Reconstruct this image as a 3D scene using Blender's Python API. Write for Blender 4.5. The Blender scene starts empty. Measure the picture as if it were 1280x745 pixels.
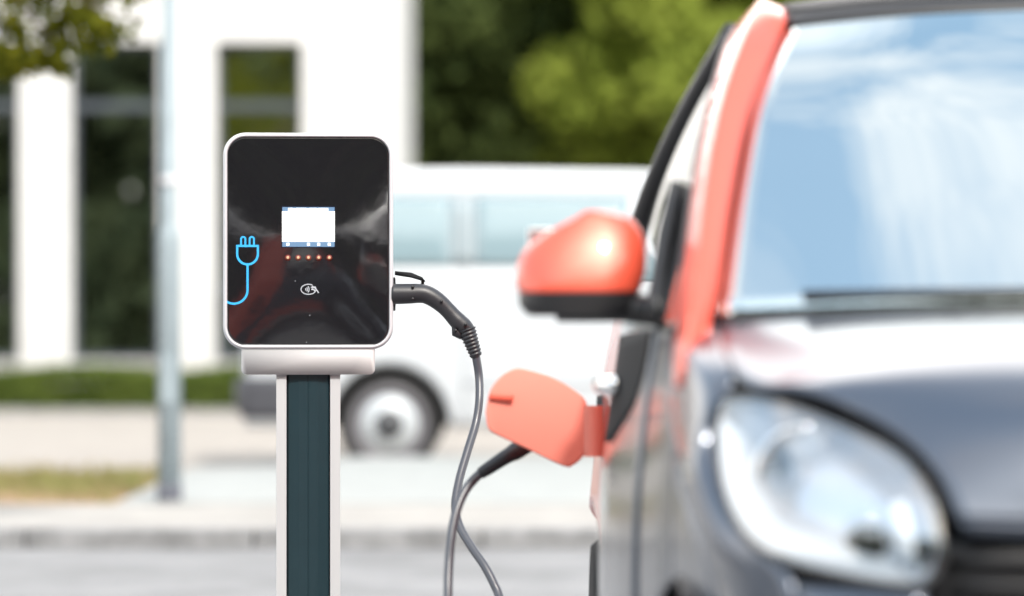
import bpy, bmesh, math, random
import numpy as np
from mathutils import Vector, Matrix

SC = bpy.context.scene
COL = SC.collection
R = math.radians

# ------------------------------------------------------------------ camera
cam_d = bpy.data.cameras.new('camera')
cam = bpy.data.objects.new('camera', cam_d)
COL.objects.link(cam)
cam.location = (0, 0, 1.0)
cam.rotation_euler = (R(90), 0, 0)
cam_d.sensor_width = 36
cam_d.lens = 112.5
cam_d.shift_y = 27.5 / 1280
cam_d.clip_end = 2000
cam_d.dof.use_dof = True
cam_d.dof.focus_distance = 6.95
cam_d.dof.aperture_fstop = 1.8
SC.camera = cam

# ------------------------------------------------------------------ world, sun, exposure
SUN_EL, SUN_AZ = 48.0, 162.0
w = bpy.data.worlds.new('World'); SC.world = w; w.use_nodes = True
nt = w.node_tree; nt.nodes.clear()
wo = nt.nodes.new('ShaderNodeOutputWorld'); bg = nt.nodes.new('ShaderNodeBackground')
sky = nt.nodes.new('ShaderNodeTexSky'); sky.sky_type = 'NISHITA'; sky.sun_disc = False
sky.sun_elevation = R(SUN_EL); sky.sun_rotation = R(SUN_AZ); sky.air_density = 1.0; sky.dust_density = 1.5
tc = nt.nodes.new('ShaderNodeTexCoord'); mp = nt.nodes.new('ShaderNodeMapping')
mp.inputs['Scale'].default_value = (1.0, 1.0, 1.6); mp.inputs['Location'].default_value = (3.1, 1.7, .4)
nz = nt.nodes.new('ShaderNodeTexNoise'); nz.inputs['Scale'].default_value = 2.6; nz.inputs['Detail'].default_value = 5
nz.inputs['Roughness'].default_value = .58
cr_ = nt.nodes.new('ShaderNodeValToRGB'); cr_.color_ramp.elements[0].position = .42; cr_.color_ramp.elements[1].position = .74
mx = nt.nodes.new('ShaderNodeMixRGB'); mx.inputs[2].default_value = (6.4, 6.4, 6.4, 1)
sx = nt.nodes.new('ShaderNodeSeparateXYZ'); mr = nt.nodes.new('ShaderNodeMapRange'); mr.inputs['From Min'].default_value = .30; mr.inputs['From Max'].default_value = .66
hz = nt.nodes.new('ShaderNodeMixRGB'); hz.inputs[1].default_value = (8.6, 8.2, 7.9, 1); hz.inputs[2].default_value = (7.3, 6.8, 6.4, 1)   # bright haze low down, thinner cloud overhead
cv = nt.nodes.new('ShaderNodeMath'); cv.operation = 'MAXIMUM'; ml = nt.nodes.new('ShaderNodeMapRange'); ml.inputs['From Min'].default_value = .25; ml.inputs['From Max'].default_value = .48; ml.inputs['To Min'].default_value = .92; ml.inputs['To Max'].default_value = 0
nt.links.new(tc.outputs['Generated'], mp.inputs[0]); nt.links.new(mp.outputs[0], nz.inputs['Vector'])
nt.links.new(nz.outputs['Fac'], cr_.inputs[0]); nt.links.new(tc.outputs['Generated'], sx.inputs[0]); nt.links.new(sx.outputs['Z'], mr.inputs[0]); nt.links.new(sx.outputs['Z'], ml.inputs[0]); nt.links.new(mr.outputs[0], hz.inputs[0]); nt.links.new(hz.outputs[0], mx.inputs[2])
nt.links.new(cr_.outputs[0], cv.inputs[0]); nt.links.new(ml.outputs[0], cv.inputs[1]); nt.links.new(cv.outputs[0], mx.inputs[0])
gr = nt.nodes.new('ShaderNodeMixRGB'); gr.blend_type = 'MULTIPLY'; gr.inputs[0].default_value = 1; gr.inputs[2].default_value = (2.3, 2.2, 1.72, 1)
nt.links.new(sky.outputs[0], gr.inputs[1]); nt.links.new(gr.outputs[0], mx.inputs[1]); vd = nt.nodes.new('ShaderNodeVectorMath'); vd.operation = 'DOT_PRODUCT'; vd.inputs[1].default_value = (0, .88, .475)   # bright cloud bank ahead, above the trees
mb_ = nt.nodes.new('ShaderNodeMapRange'); mb_.interpolation_type = 'SMOOTHSTEP'; mb_.inputs['From Min'].default_value = .845; mb_.inputs['From Max'].default_value = .95; mb_.inputs['To Max'].default_value = .95
bk = nt.nodes.new('ShaderNodeMixRGB'); bk.inputs[2].default_value = (15.5, 14.8, 14.2, 1)
nt.links.new(tc.outputs['Generated'], vd.inputs[0]); nt.links.new(vd.outputs['Value'], mb_.inputs[0]); nt.links.new(mb_.outputs[0], bk.inputs[0])
nt.links.new(mx.outputs[0], bk.inputs[1]); nt.links.new(bk.outputs[0], bg.inputs[0])
bg.inputs[1].default_value = .15
nt.links.new(bg.outputs[0], wo.inputs[0])

sun_d = bpy.data.lights.new('sun', 'SUN'); sun_d.energy = 2.3; sun_d.angle = R(4); sun_d.color = (1, .955, .90)
sun = bpy.data.objects.new('sun', sun_d); COL.objects.link(sun)
sdir = Vector((math.sin(R(SUN_AZ)) * math.cos(R(SUN_EL)), math.cos(R(SUN_AZ)) * math.cos(R(SUN_EL)), math.sin(R(SUN_EL))))
sun.rotation_euler = sdir.to_track_quat('Z', 'Y').to_euler(); sun.location = (0, 0, 30)

SC.view_settings.view_transform = 'Standard'; SC.view_settings.look = 'None'
SC.view_settings.exposure = .90; SC.view_settings.gamma = 1
SC.cycles.use_denoising = True
SC.cycles.max_bounces = 10; SC.cycles.transparent_max_bounces = 16
SC.cycles.sample_clamp_indirect = 8

# ------------------------------------------------------------------ materials
def mat(name, col, rough=.5, metal=0, spec=.5, coat=0, var=0, vscale=6, col2=None, bump=0, bscale=60, emit=None, estr=1, detail=6, coatr=.03):
    m = bpy.data.materials.new(name); m.use_nodes = True
    n = m.node_tree; b = n.nodes['Principled BSDF']
    b.inputs['Base Color'].default_value = (*col, 1); b.inputs['Roughness'].default_value = rough
    b.inputs['Metallic'].default_value = metal; b.inputs['Specular IOR Level'].default_value = spec
    b.inputs['Coat Weight'].default_value = coat; b.inputs['Coat Roughness'].default_value = coatr
    t = n.nodes.new('ShaderNodeTexCoord')
    if var or col2:
        x = n.nodes.new('ShaderNodeTexNoise'); x.inputs['Scale'].default_value = vscale; x.inputs['Detail'].default_value = detail
        x.inputs['Roughness'].default_value = .65
        r = n.nodes.new('ShaderNodeValToRGB')
        c2 = col2 or tuple(max(0, c * (1 - var)) for c in col); c1 = col if col2 else tuple(c * (1 + var) for c in col)
        r.color_ramp.elements[0].color = (*c2, 1); r.color_ramp.elements[1].color = (*c1, 1)
        r.color_ramp.elements[0].position = .32; r.color_ramp.elements[1].position = .68
        n.links.new(t.outputs['Object'], x.inputs['Vector']); n.links.new(x.outputs['Fac'], r.inputs[0]); n.links.new(r.outputs[0], b.inputs['Base Color'])
    if bump:
        y = n.nodes.new('ShaderNodeTexNoise'); y.inputs['Scale'].default_value = bscale; y.inputs['Detail'].default_value = 4
        bp = n.nodes.new('ShaderNodeBump'); bp.inputs['Strength'].default_value = bump; bp.inputs['Distance'].default_value = .01
        n.links.new(t.outputs['Object'], y.inputs['Vector']); n.links.new(y.outputs['Fac'], bp.inputs['Height']); n.links.new(bp.outputs[0], b.inputs['Normal'])
    if emit:
        b.inputs['Emission Color'].default_value = (*emit, 1); b.inputs['Emission Strength'].default_value = estr
    return m

def glass_mat(name, tint, base, gloss=1.0, gcol=(1, 1, 1)):
    """coated sheet glass: mirror reflection over a tinted see-through body"""
    m = bpy.data.materials.new(name); m.use_nodes = True
    n = m.node_tree; n.nodes.clear()
    o = n.nodes.new('ShaderNodeOutputMaterial'); mix = n.nodes.new('ShaderNodeMixShader')
    tr = n.nodes.new('ShaderNodeBsdfTransparent'); tr.inputs[0].default_value = (*tint, 1)
    gl = n.nodes.new('ShaderNodeBsdfGlossy'); gl.inputs['Roughness'].default_value = .015; gl.inputs[0].default_value = (*gcol, 1)
    lw = n.nodes.new('ShaderNodeFresnel'); lw.inputs[0].default_value = 1.5
    ma = n.nodes.new('ShaderNodeMath'); ma.operation = 'MULTIPLY_ADD'; ma.inputs[1].default_value = gloss; ma.inputs[2].default_value = base; ma.use_clamp = True
    n.links.new(lw.outputs[0], ma.inputs[0]); n.links.new(ma.outputs[0], mix.inputs[0])
    n.links.new(tr.outputs[0], mix.inputs[1]); n.links.new(gl.outputs[0], mix.inputs[2]); n.links.new(mix.outputs[0], o.inputs[0])
    return m

def leaf_mat(name, dark, light, scale=.8, trans=.5):
    m = bpy.data.materials.new(name); m.use_nodes = True
    n = m.node_tree; n.nodes.clear()
    o = n.nodes.new('ShaderNodeOutputMaterial'); mix = n.nodes.new('ShaderNodeMixShader'); mix.inputs[0].default_value = trans
    d = n.nodes.new('ShaderNodeBsdfDiffuse'); t = n.nodes.new('ShaderNodeBsdfTranslucent')
    g = n.nodes.new('ShaderNodeTexCoord'); x = n.nodes.new('ShaderNodeTexNoise'); x.inputs['Scale'].default_value = scale; x.inputs['Detail'].default_value = 8
    x.inputs['Roughness'].default_value = .75
    r = n.nodes.new('ShaderNodeValToRGB')
    r.color_ramp.elements[0].color = (*dark, 1); r.color_ramp.elements[1].color = (*light, 1)
    r.color_ramp.elements[0].position = .35; r.color_ramp.elements[1].position = .65
    n.links.new(g.outputs['Object'], x.inputs['Vector']); n.links.new(x.outputs['Fac'], r.inputs[0])
    n.links.new(r.outputs[0], d.inputs[0]); n.links.new(r.outputs[0], t.inputs[0])
    n.links.new(d.outputs[0], mix.inputs[1]); n.links.new(t.outputs[0], mix.inputs[2]); n.links.new(mix.outputs[0], o.inputs[0])
    return m

M = dict(
    asphalt=mat('asphalt', (.20, .20, .206), .9, var=.22, vscale=1.3, bump=.5, bscale=220),
    ground=mat('ground_soil', (.2, .19, .15), .95, var=.25, vscale=.6),
    pave=mat('pavement_stone', (.295, .280, .264), .9, var=.16, vscale=3, bump=.3),
    kerb=mat('kerb_granite', (.20, .20, .205), .85, var=.35, vscale=7, bump=.4),
    yard=mat('yard_gravel', (.30, .272, .245), .95, var=.10, vscale=3, bump=.5),
    slab=mat('slab_concrete', (.29, .30, .295), .9, var=.08, vscale=4),
    soil=mat('soil', (.24, .15, .075), .95, var=.35, vscale=4, bump=.6, bscale=30),
    white_wall=mat('white_render', (.55, .55, .55), .85, var=.06, vscale=1.5, bump=.1, bscale=120),
    plinth=mat('plinth_grey', (.6, .6, .6), .9, var=.06),
    win_frame=mat('window_frame_dark', (.045, .055, .07), .45),
    steel=mat('galvanised_steel', (.26, .31, .34), .55, metal=.1, var=.10, vscale=9),
    collar=mat('pole_collar_dark', (.10, .105, .13), .7, var=.2),
    van_paint=mat('van_white', (.48, .505, .54), .35, coat=.5),
    black_plastic=mat('black_plastic', (.018, .018, .02), .45, var=.1),
    grey_plastic=mat('grey_bumper', (.06, .062, .075), .6),
    van_glass_painted_sky=mat('van_glass_painted_sky', (.20, .275, .31), .05, spec=.6, coat=.5),  # opaque, with the pale sky reflection painted into the base colour
    rubber=mat('tyre_rubber', (.011, .011, .012), .85, bump=.3, bscale=90),
    rim=mat('rim_silver', (.15, .145, .16), .5, metal=.2),
    hubcap=mat('hubcap_white', (.44, .47, .50), .4, metal=.1),
    hub=mat('hub_dark', (.05, .053, .06), .5),
    car_dark=mat('car_midnight_paint', (.070, .086, .118), .3, metal=.70, coat=1.0, coatr=.14),
    car_red=mat('car_coral_paint', (.72, .092, .050), .38, metal=.15, coat=.8),
    flap=mat('flap_coral_inner', (.82, .25, .19), .65),
    flap_tab=mat('flap_tab_red', (.62, .05, .03), .45),
    roof_black=mat('roof_black', (.02, .02, .022), .6),
    trim=mat('trim_black', (.014, .014, .016), .4),
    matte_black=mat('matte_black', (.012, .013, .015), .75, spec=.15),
    latch=mat('latch_red', (.72, .12, .075), .5),
    chrome=mat('chrome', (.82, .83, .85), .12, metal=1),
    reflector=mat('lamp_reflector', (.66, .71, .78), .3, metal=.45),
    led_strip=mat('lamp_light_guide', (.86, .88, .92), .35, emit=(.85, .95, 1), estr=.22),
    seat=mat('seat_fabric', (.05, .05, .055), .9, var=.2),
    case=mat('charger_case_white', (.53, .53, .56), .38, var=.01),
    bracket=mat('bracket_light_grey', (.47, .465, .475), .45),
    panel=mat('gloss_black_panel', (.010, .010, .012), .06, spec=.5, coat=.4, bump=.10, bscale=5),
    post_white=mat('post_aluminium_white', (.44, .445, .46), .4),
    post_green=mat('post_dark_teal', (.009, .026, .034), .33, var=.06, vscale=14),
    icon_blue=mat('icon_blue', (.03, .38, .80), .5),
    icon_white=mat('icon_pale', (.42, .45, .50), .5),
    cable=mat('cable_grey_sheath', (.055, .06, .075), .35, spec=.6),
    handle=mat('connector_black', (.022, .023, .028), .42, bump=.05, bscale=400),
    screen=mat('screen_white', (.02, .02, .02), .2, emit=(1, .99, .94), estr=1.4),
    screen_bar=mat('screen_bar_blue', (.02, .02, .02), .2, emit=(.11, .20, .32), estr=1),
    screen_edge=mat('screen_edge', (.008, .01, .02), .15),
    led=mat('led_amber', (.02, .02, .02), .3, emit=(1, .62, .35), estr=.55),
    led_ring=mat('led_ring', (.15, .016, .008), .4),
    pipe=mat('pipe_galvanised', (.75, .76, .78), .22, metal=1),
    bark=mat('bark', (.10, .075, .055), .95, var=.35, vscale=14, bump=.8, bscale=40),
    leaf_dark=leaf_mat('leaf_dark', (.048, .075, .030), (.145, .185, .06)),
    leaf_bright=leaf_mat('leaf_bright', (.19, .25, .04), (.40, .46, .095)),
    leaf_wood=leaf_mat('leaf_wood', (.075, .105, .06), (.19, .22, .11)),
    leaf_mid=leaf_mat('leaf_mid', (.04, .07, .012), (.09, .13, .025)),
    leaf_branch=leaf_mat('leaf_branch', (.04, .065, .010), (.16, .15, .015), 6, .5),
    hedge=leaf_mat('leaf_hedge', (.065, .10, .025), (.15, .195, .045), 3, .25),
    grass=leaf_mat('grass_dry', (.27, .20, .115), (.20, .235, .08), 1.0, .3),
)
M['windscreen'] = glass_mat('windscreen_glass', (.55, .62, .68), .60, 1.0, (.92, 1, 1))
M['side_glass'] = glass_mat('car_side_glass', (.45, .5, .52), .22, 1.3)
M['van_glass'] = glass_mat('van_glass', (.22, .33, .36), .36, .9, (.78, .95, 1))
M['win_glass'] = glass_mat('building_glass', (.50, .58, .58), .85, 1.0, (.85, .9, .92))
M['lamp_glass'] = glass_mat('lamp_glass', (.93, .95, .97), .16, 1.0)

# ------------------------------------------------------------------ helpers
def tag(o, label=None, cat=None, group=None, kind=None):
    if label: o['label'] = label
    if cat: o['category'] = cat
    if group: o['group'] = group
    if kind: o['kind'] = kind
    return o

def empty(name, loc=(0, 0, 0), rz=0):
    o = bpy.data.objects.new(name, None); COL.objects.link(o)
    o.location = loc; o.rotation_euler = (0, 0, rz); o.empty_display_size = .2
    return o

def link(name, me, m, parent=None, smooth=True):
    o = bpy.data.objects.new(name, me); COL.objects.link(o)
    if m: me.materials.append(m)
    if smooth:
        me.polygons.foreach_set('use_smooth', [True] * len(me.polygons))
    if parent: o.parent = parent
    return o

class MB:
    """collects geometry for one mesh"""
    def __init__(s): s.v = []; s.f = []
    def add(s, v, f):
        k = len(s.v); s.v += [tuple(p) for p in v]; s.f += [tuple(i + k for i in q) for q in f]; return s
    def box(s, c, d, rot=None):
        x, y, z = (a / 2 for a in d)
        v = [Vector((i * x, j * y, k * z)) for k in (-1, 1) for j in (-1, 1) for i in (-1, 1)]
        if rot: v = [rot @ p for p in v]
        return s.add([p + Vector(c) for p in v], [(0, 2, 3, 1), (4, 5, 7, 6), (0, 1, 5, 4), (2, 6, 7, 3), (0, 4, 6, 2), (1, 3, 7, 5)])
    def grid(s, G, cu=False, cv=False):
        G = np.asarray(G, float); n, m = G.shape[:2]
        f = []
        for i in range(n if cu else n - 1):
            for j in range(m if cv else m - 1):
                a, b = i, (i + 1) % n; c, d = j, (j + 1) % m
                f.append((a * m + c, b * m + c, b * m + d, a * m + d))
        return s.add(G.reshape(-1, 3), f)
    def lathe(s, prof, c=(0, 0, 0), axis='x', n=40):
        """prof: (radius, along) pairs"""
        G = []
        for r, a in prof:
            row = []
            for k in range(n):
                t = 2 * math.pi * k / n; p, q = r * math.cos(t), r * math.sin(t)
                row.append({'x': (a, p, q), 'y': (q, a, p), 'z': (p, q, a)}[axis])
            G.append(np.array(row) + np.array(c))
        return s.grid(G, cv=True)
    def tube(s, pts, rad, n=12, cap=True):
        pts = [Vector(p) for p in pts]; N = len(pts)
        rad = [rad] * N if isinstance(rad, (int, float)) else list(rad)
        G = []; up = None
        for i, p in enumerate(pts):
            t = (pts[min(i + 1, N - 1)] - pts[max(i - 1, 0)]).normalized()
            if up is None: up = t.orthogonal().normalized()
            up = (up - t * up.dot(t)).normalized(); b = t.cross(up)
            G.append([p + (up * math.cos(2 * math.pi * k / n) + b * math.sin(2 * math.pi * k / n)) * rad[i] for k in range(n)])
        k0 = len(s.v); s.grid([[tuple(q) for q in r] for r in G], cv=True)
        if cap:
            s.f.append(tuple(range(k0, k0 + n))); s.f.append(tuple(range(k0 + (N - 1) * n + n - 1, k0 + (N - 1) * n - 1, -1)))
        return s
    def build(s, name, m, parent=None, smooth=True, bevel=0, fix=True, solid=0, edge=0):
        me = bpy.data.meshes.new(name); me.from_pydata(s.v, [], s.f)
        if fix:
            bm = bmesh.new(); bm.from_mesh(me); bmesh.ops.recalc_face_normals(bm, faces=bm.faces[:]); bm.to_mesh(me); bm.free()
        me.update(); o = link(name, me, m, parent, smooth)
        if solid:
            d = o.modifiers.new('solid', 'SOLIDIFY'); d.thickness = solid; d.offset = -1
        if bevel:
            d = o.modifiers.new('bevel', 'BEVEL'); d.width = bevel; d.segments = 3; d.limit_method = 'ANGLE'; d.angle_limit = R(35)
            if smooth: o.modifiers.new('wn', 'WEIGHTED_NORMAL').keep_sharp = True
        return o

def box(name, c, d, m, parent=None, bevel=.004):
    return MB().box(c, d).build(name, m, parent, True, bevel)

def crom(P, n):
    """Catmull-Rom resample of a polyline to n points"""
    P = np.asarray(P, float); k = len(P)
    if k == 2: return np.array([P[0] + (P[1] - P[0]) * t for t in np.linspace(0, 1, n)])
    Q = np.vstack([2 * P[0] - P[1], P, 2 * P[-1] - P[-2]])
    out = []
    for t in np.linspace(0, k - 1, n):
        i = min(int(t), k - 2); u = t - i; a, b, c, d = Q[i:i + 4]
        out.append(.5 * (2 * b + (c - a) * u + (2 * a - 5 * b + 4 * c - d) * u * u + (3 * b - 3 * c + d - a) * u ** 3))
    return np.array(out)

def arclen(P, n):
    P = np.asarray(P, float); d = np.r_[0, np.cumsum(np.linalg.norm(np.diff(P, axis=0), axis=1))]
    return np.array([[np.interp(t, d, P[:, k]) for k in range(P.shape[1])] for t in np.linspace(0, d[-1], n)])

def curve(P, n): return arclen(crom(P, max(n * 3, 60)), n)

def loft(curves, n, m):
    """curves: lists of 3D points -> (n, m, 3) surface through them"""
    C = np.array([curve(c, m) for c in curves])
    return np.stack([crom(C[:, j], n) for j in range(m)], axis=1)

def nat(k):
    k = np.array(k, float); n = len(k); h = np.diff(k)
    A = np.zeros((n, n)); B = np.zeros((n, n)); A[0, 0] = A[-1, -1] = 1
    for i in range(1, n - 1):
        A[i, i - 1] = h[i - 1]; A[i, i] = 2 * (h[i - 1] + h[i]); A[i, i + 1] = h[i]
        B[i, i - 1] = 6 / h[i - 1]; B[i, i] = -6 / h[i - 1] - 6 / h[i]; B[i, i + 1] = 6 / h[i]
    Q = np.linalg.solve(A, B)
    def f(x):
        x = min(max(x, k[0]), k[-1]); i = min(max(int(np.searchsorted(k, x)) - 1, 0), n - 2)
        a = (k[i + 1] - x) / h[i]; b = 1 - a; e = np.zeros(n); e[i] += a; e[i + 1] += b
        return e + ((a ** 3 - a) * Q[i] + (b ** 3 - b) * Q[i + 1]) * h[i] ** 2 / 6
    return f

def surf(name, G, m, parent, toward=None, solid=.008, smooth=True):
    """open panel; faces turned so that they look along `toward` (or away from the car's middle)"""
    G = np.asarray(G, float); n, mm = G.shape[:2]
    d1 = G[1:, :-1] - G[:-1, :-1]; d2 = G[:-1, 1:] - G[:-1, :-1]
    nn = np.cross(d1, d2).reshape(-1, 3).sum(0)
    if np.dot(nn, np.array(toward, float)) < 0: G = G[::-1]
    return MB().grid(G).build(name, m, parent, smooth, fix=False, solid=solid)

# ------------------------------------------------------------------ ground
def sheet(name, x0, x1, y0, y1, z, m, kind='structure'):
    o = MB().add([(x0, y0, z), (x1, y0, z), (x1, y1, z), (x0, y1, z)], [(0, 1, 2, 3)]).build(name, m, None, False, fix=False)
    return tag(o, kind=kind)

sheet('ground', -400, 400, -400, 400, -.03, M['ground'])
sheet('road', -60, 60, -9, 14.02, 0, M['asphalt'])
def raised(name, x0, x1, y0, y1, z, m, bevel=.01):
    o = MB().box(((x0 + x1) / 2, (y0 + y1) / 2, (z - .1) / 2), (x1 - x0, y1 - y0, z + .1)).build(name, m, None, True, bevel)
    return tag(o, kind='structure')
# kerb stones in a row, one sheet of joints each
kb = MB()
for i in range(-30, 30): kb.box((i * 1.0 + .37, 14.08, -.01), (.992, .16, .19))
tag(kb.build('kerb', M['kerb'], None, True, .012), kind='structure')
raised('pavement', -40, 40, 14.16, 16.0, .080, M['pave'])
raised('soil', -40, -1.985, 16.002, 19.4, .075, M['soil'])
# concrete slab right of the pole, rising a little towards the parking bay
sl = MB()
xs = [-1.981, -1.45, -.98, 30]; zs = [.085, .10, .155, .155]
v = []
for x, z in zip(xs, zs): v += [(x, 16.002, .085), (x, 19.8, z), (x, 19.8, -.1), (x, 16.002, -.1)]
fs = []
for i in range(3):
    for k in range(4): fs.append((i * 4 + k, i * 4 + 4 + k, i * 4 + 4 + (k + 1) % 4, i * 4 + (k + 1) % 4))
fs += [(0, 1, 2, 3), (12, 15, 14, 13)]
sl.add(v, fs); tag(sl.build('concrete_slab', M['slab'], None, False), kind='structure')
sheet('parking_yard', -40, 40, 19.3, 34.15, 0, M['yard'])
raised('yard_kerb', -40, 30, 34.15, 34.27, .05, M['kerb'])
sheet('planting_bed', -40, 40, 34.2, 36.5, .0, M['soil'])

def quads(C, A, B, name, m, parent=None):
    """one mesh of leaf shaped faces: centres C, half axes A and B"""
    n = len(C); V = np.empty((n, 4, 3)); V[:, 0] = C - A; V[:, 1] = C - B * .9 + A * .1; V[:, 2] = C + A; V[:, 3] = C + B * .9 + A * .1
    me = bpy.data.meshes.new(name); me.vertices.add(n * 4); me.vertices.foreach_set('co', V.reshape(-1))
    me.loops.add(n * 4); me.loops.foreach_set('vertex_index', np.arange(n * 4, dtype=np.int32))
    me.polygons.add(n); me.polygons.foreach_set('loop_start', np.arange(0, n * 4, 4, dtype=np.int32))
    me.polygons.foreach_set('loop_total', np.full(n, 4, dtype=np.int32)); me.update(); me.validate()
    return link(name, me, m, parent, False)

def rdir(rng, n):
    d = rng.normal(size=(n, 3)); return d / np.linalg.norm(d, axis=1, keepdims=True)

def leaves(rng, C, size, flat=0):
    n = len(C); a = rdir(rng, n); a[:, 2] *= 1 - flat; a /= np.linalg.norm(a, axis=1, keepdims=True)
    b = np.cross(a, rdir(rng, n)); b /= np.linalg.norm(b, axis=1, keepdims=True)
    s = size * rng.uniform(.6, 1.3, (n, 1)); return C, a * s, b * s * .55

rng = np.random.default_rng(4)
# dry verge grass
gx = rng.uniform(-9.5, -2.0, 16000); gy = rng.uniform(16.06, 19.36, 16000)
keep = np.sin(gx * 2.1 + 1) * np.cos(gy * 1.9 + gx) + rng.normal(0, .55, 16000) > -.25
gx, gy = gx[keep], gy[keep]; h = rng.uniform(.012, .05, len(gx))
C = np.stack([gx, gy, .075 + h * .9], 1); t = rng.normal(0, .35, (len(gx), 2))
A = np.stack([t[:, 0] * h, t[:, 1] * h, h], 1); B = np.stack([rng.uniform(.003, .01, len(gx)), np.zeros(len(gx)), np.zeros(len(gx))], 1)
tag(quads(C, A, B, 'grass', M['grass']), 'patchy dry yellow grass on the verge left of the pole', 'grass', kind='stuff')

# ------------------------------------------------------------------ trees
def limb_tree(mb, rng, base, top, r0, limbs):
    n = 9; P = [Vector(base).lerp(Vector(top), i / (n - 1)) + Vector((rng.normal(0, .03), rng.normal(0, .03), 0)) * (0 < i) for i in range(n)]
    mb.tube(P, [r0 * (1.25 if i == 0 else 1 - .62 * i / (n - 1)) for i in range(n)], 10)
    for q, k in limbs:
        s = P[k]; e = Vector(q); mid = s.lerp(e, .5) + Vector((0, 0, .12 * (e - s).length))
        mb.tube([tuple(x) for x in crom([s, mid, e], 8)], list(np.linspace(r0 * .38, r0 * .07, 8)), 7)

def crown_pts(rng, c, rad, n, clumps, spread):
    d = rdir(rng, clumps); rr = rng.uniform(.35, 1.0, (clumps, 1)) ** .6
    cc = d * rr * np.array(rad) + np.array(c)
    idx = rng.integers(0, clumps, n); g = rng.normal(size=(n, 3)); g /= np.maximum(1, np.linalg.norm(g, axis=1, keepdims=True) / 1.7)
    sc = rng.uniform(.6, 1.25, (clumps, 1))
    return cc[idx] + g * spread * sc[idx] * np.array([1, 1, .72]), cc

def tree(name, loc, height, rad, m, n, size, label, cat, group=None, seed=1, clumps=46, spread=.6, low=.35):
    g = np.random.default_rng(seed); t = tag(empty(name, loc), label, cat, group)
    cz = height * (1 + low) / 2 ; rz = height * (1 - low) / 2
    P, cc = crown_pts(g, (0, 0, cz), (rad, rad, rz), n, clumps, spread)
    mb = MB(); limb_tree(mb, g, (0, 0, -.05), (0, 0, height * .8), height * .026, [(cc[k] * .95, 3 + k % 5) for k in range(14)])
    mb.build('trunk', M['bark'], t)
    quads(*leaves(g, P, size), 'crown', m, t)
    return t

TG = 'trees behind the van'
tree('broadleaf_tree', (-2.6, 48.5, 0), 11, 3.4, M['leaf_dark'], 22000, .19, 'dark green tree at the right corner of the white building', 'tree', TG, 11, 60, .8, .08)
tree('broadleaf_tree', (.1, 50.5, 0), 12, 3.6, M['leaf_dark'], 22000, .19, 'darkest dense tree behind the van, between the bright tree and the corner tree', 'tree', TG, 12, 60, .8, .05)
tree('broadleaf_tree', (2.05, 47.5, 0), 10.5, 2.7, M['leaf_bright'], 24000, .15, 'bright yellow green tree standing out nearest behind the van roof', 'tree', TG, 33, 46, .6, .22)
tree('broadleaf_tree', (5.8, 50, 0), 11, 3.0, M['leaf_bright'], 22000, .16, 'bright green tree seen over the coral windscreen pillar of the car', 'tree', TG, 14, 50, .7, .1)
tree('broadleaf_tree', (10.5, 54, 0), 11, 3.6, M['leaf_dark'], 10000, .18, 'dark tree behind the cabin of the coral and black car', 'tree', TG, 15, 50, .8, .08)
g = np.random.default_rng(77)
for x, y, hh, lb in ((-.2, 49.5, 3.4, 'low dark bush under the darkest tree, just above the van roof'), (4.6, 46.5, 3.2, 'low dark bush beside the car window, below the bright tree')):
    b = tag(empty('bush', (x, y, 0)), lb, 'bush', 'bushes behind the van')
    P, cc = crown_pts(g, (0, 0, hh * .5), (1.9, 1.3, hh * .5), 5000, 30, .4)
    mb = MB()
    for k in range(7): mb.tube([(0, 0, 0), tuple(cc[k] * np.array([.5, .5, .5])), tuple(cc[k])], [.05, .035, .012], 6)
    mb.build('stem', M['bark'], b); quads(*leaves(g, P, .11), 'crown', M['leaf_dark'], b)

g = np.random.default_rng(6); cl = np.stack([g.uniform(-22, 40, 240), g.uniform(62, 70, 240), g.uniform(.5, 12.5, 240)], 1)
P = cl[g.integers(0, 240, 26000)] + g.normal(size=(26000, 3)) * np.array([1.6, 1.0, 1.2]); P = P[P[:, 2] > 0]
tag(quads(*leaves(g, P, .42), 'far_wood', M['leaf_dark']), 'dark far wood filling the gaps behind the single trees', 'wood', kind='stuff')
# the wood across the road behind the photographer: seen in the glass and the black panel
g = np.random.default_rng(5); cl = np.stack([g.uniform(-40, 40, 330), g.uniform(-27, -18, 330), g.uniform(3.6, 14, 330)], 1)
P = cl[g.integers(0, 330, 80000)] + g.normal(size=(80000, 3)) * np.array([1.5, 1.0, .8]); P = P[P[:, 2] > 2.2 + .1 * np.sin(P[:, 0] * .9)]
U = np.stack([g.uniform(-38, 38, 30000), g.normal(-20, 1.0, 30000), g.uniform(0, 1, 30000)], 1); U[:, 2] *= 4.2 + .12 * np.sin(U[:, 0] * 1.3) + .08 * np.sin(U[:, 0] * 3.7)
P = np.vstack([P, U])
wd = tag(quads(*leaves(g, P, .42), 'woodland', M['leaf_wood']), 'dark wood along the far side of the road, mirrored in the glass', 'woodland', kind='stuff')
mb = MB()
for x in np.arange(-35, 36, 3.1): mb.tube([(x, -21 + 2 * math.sin(x), -.1), (x + .2, -21 + 2 * math.sin(x), 6)], [.16, .10], 7)
tag(mb.build('trunks', M['bark'], wd), kind='stuff')

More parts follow.
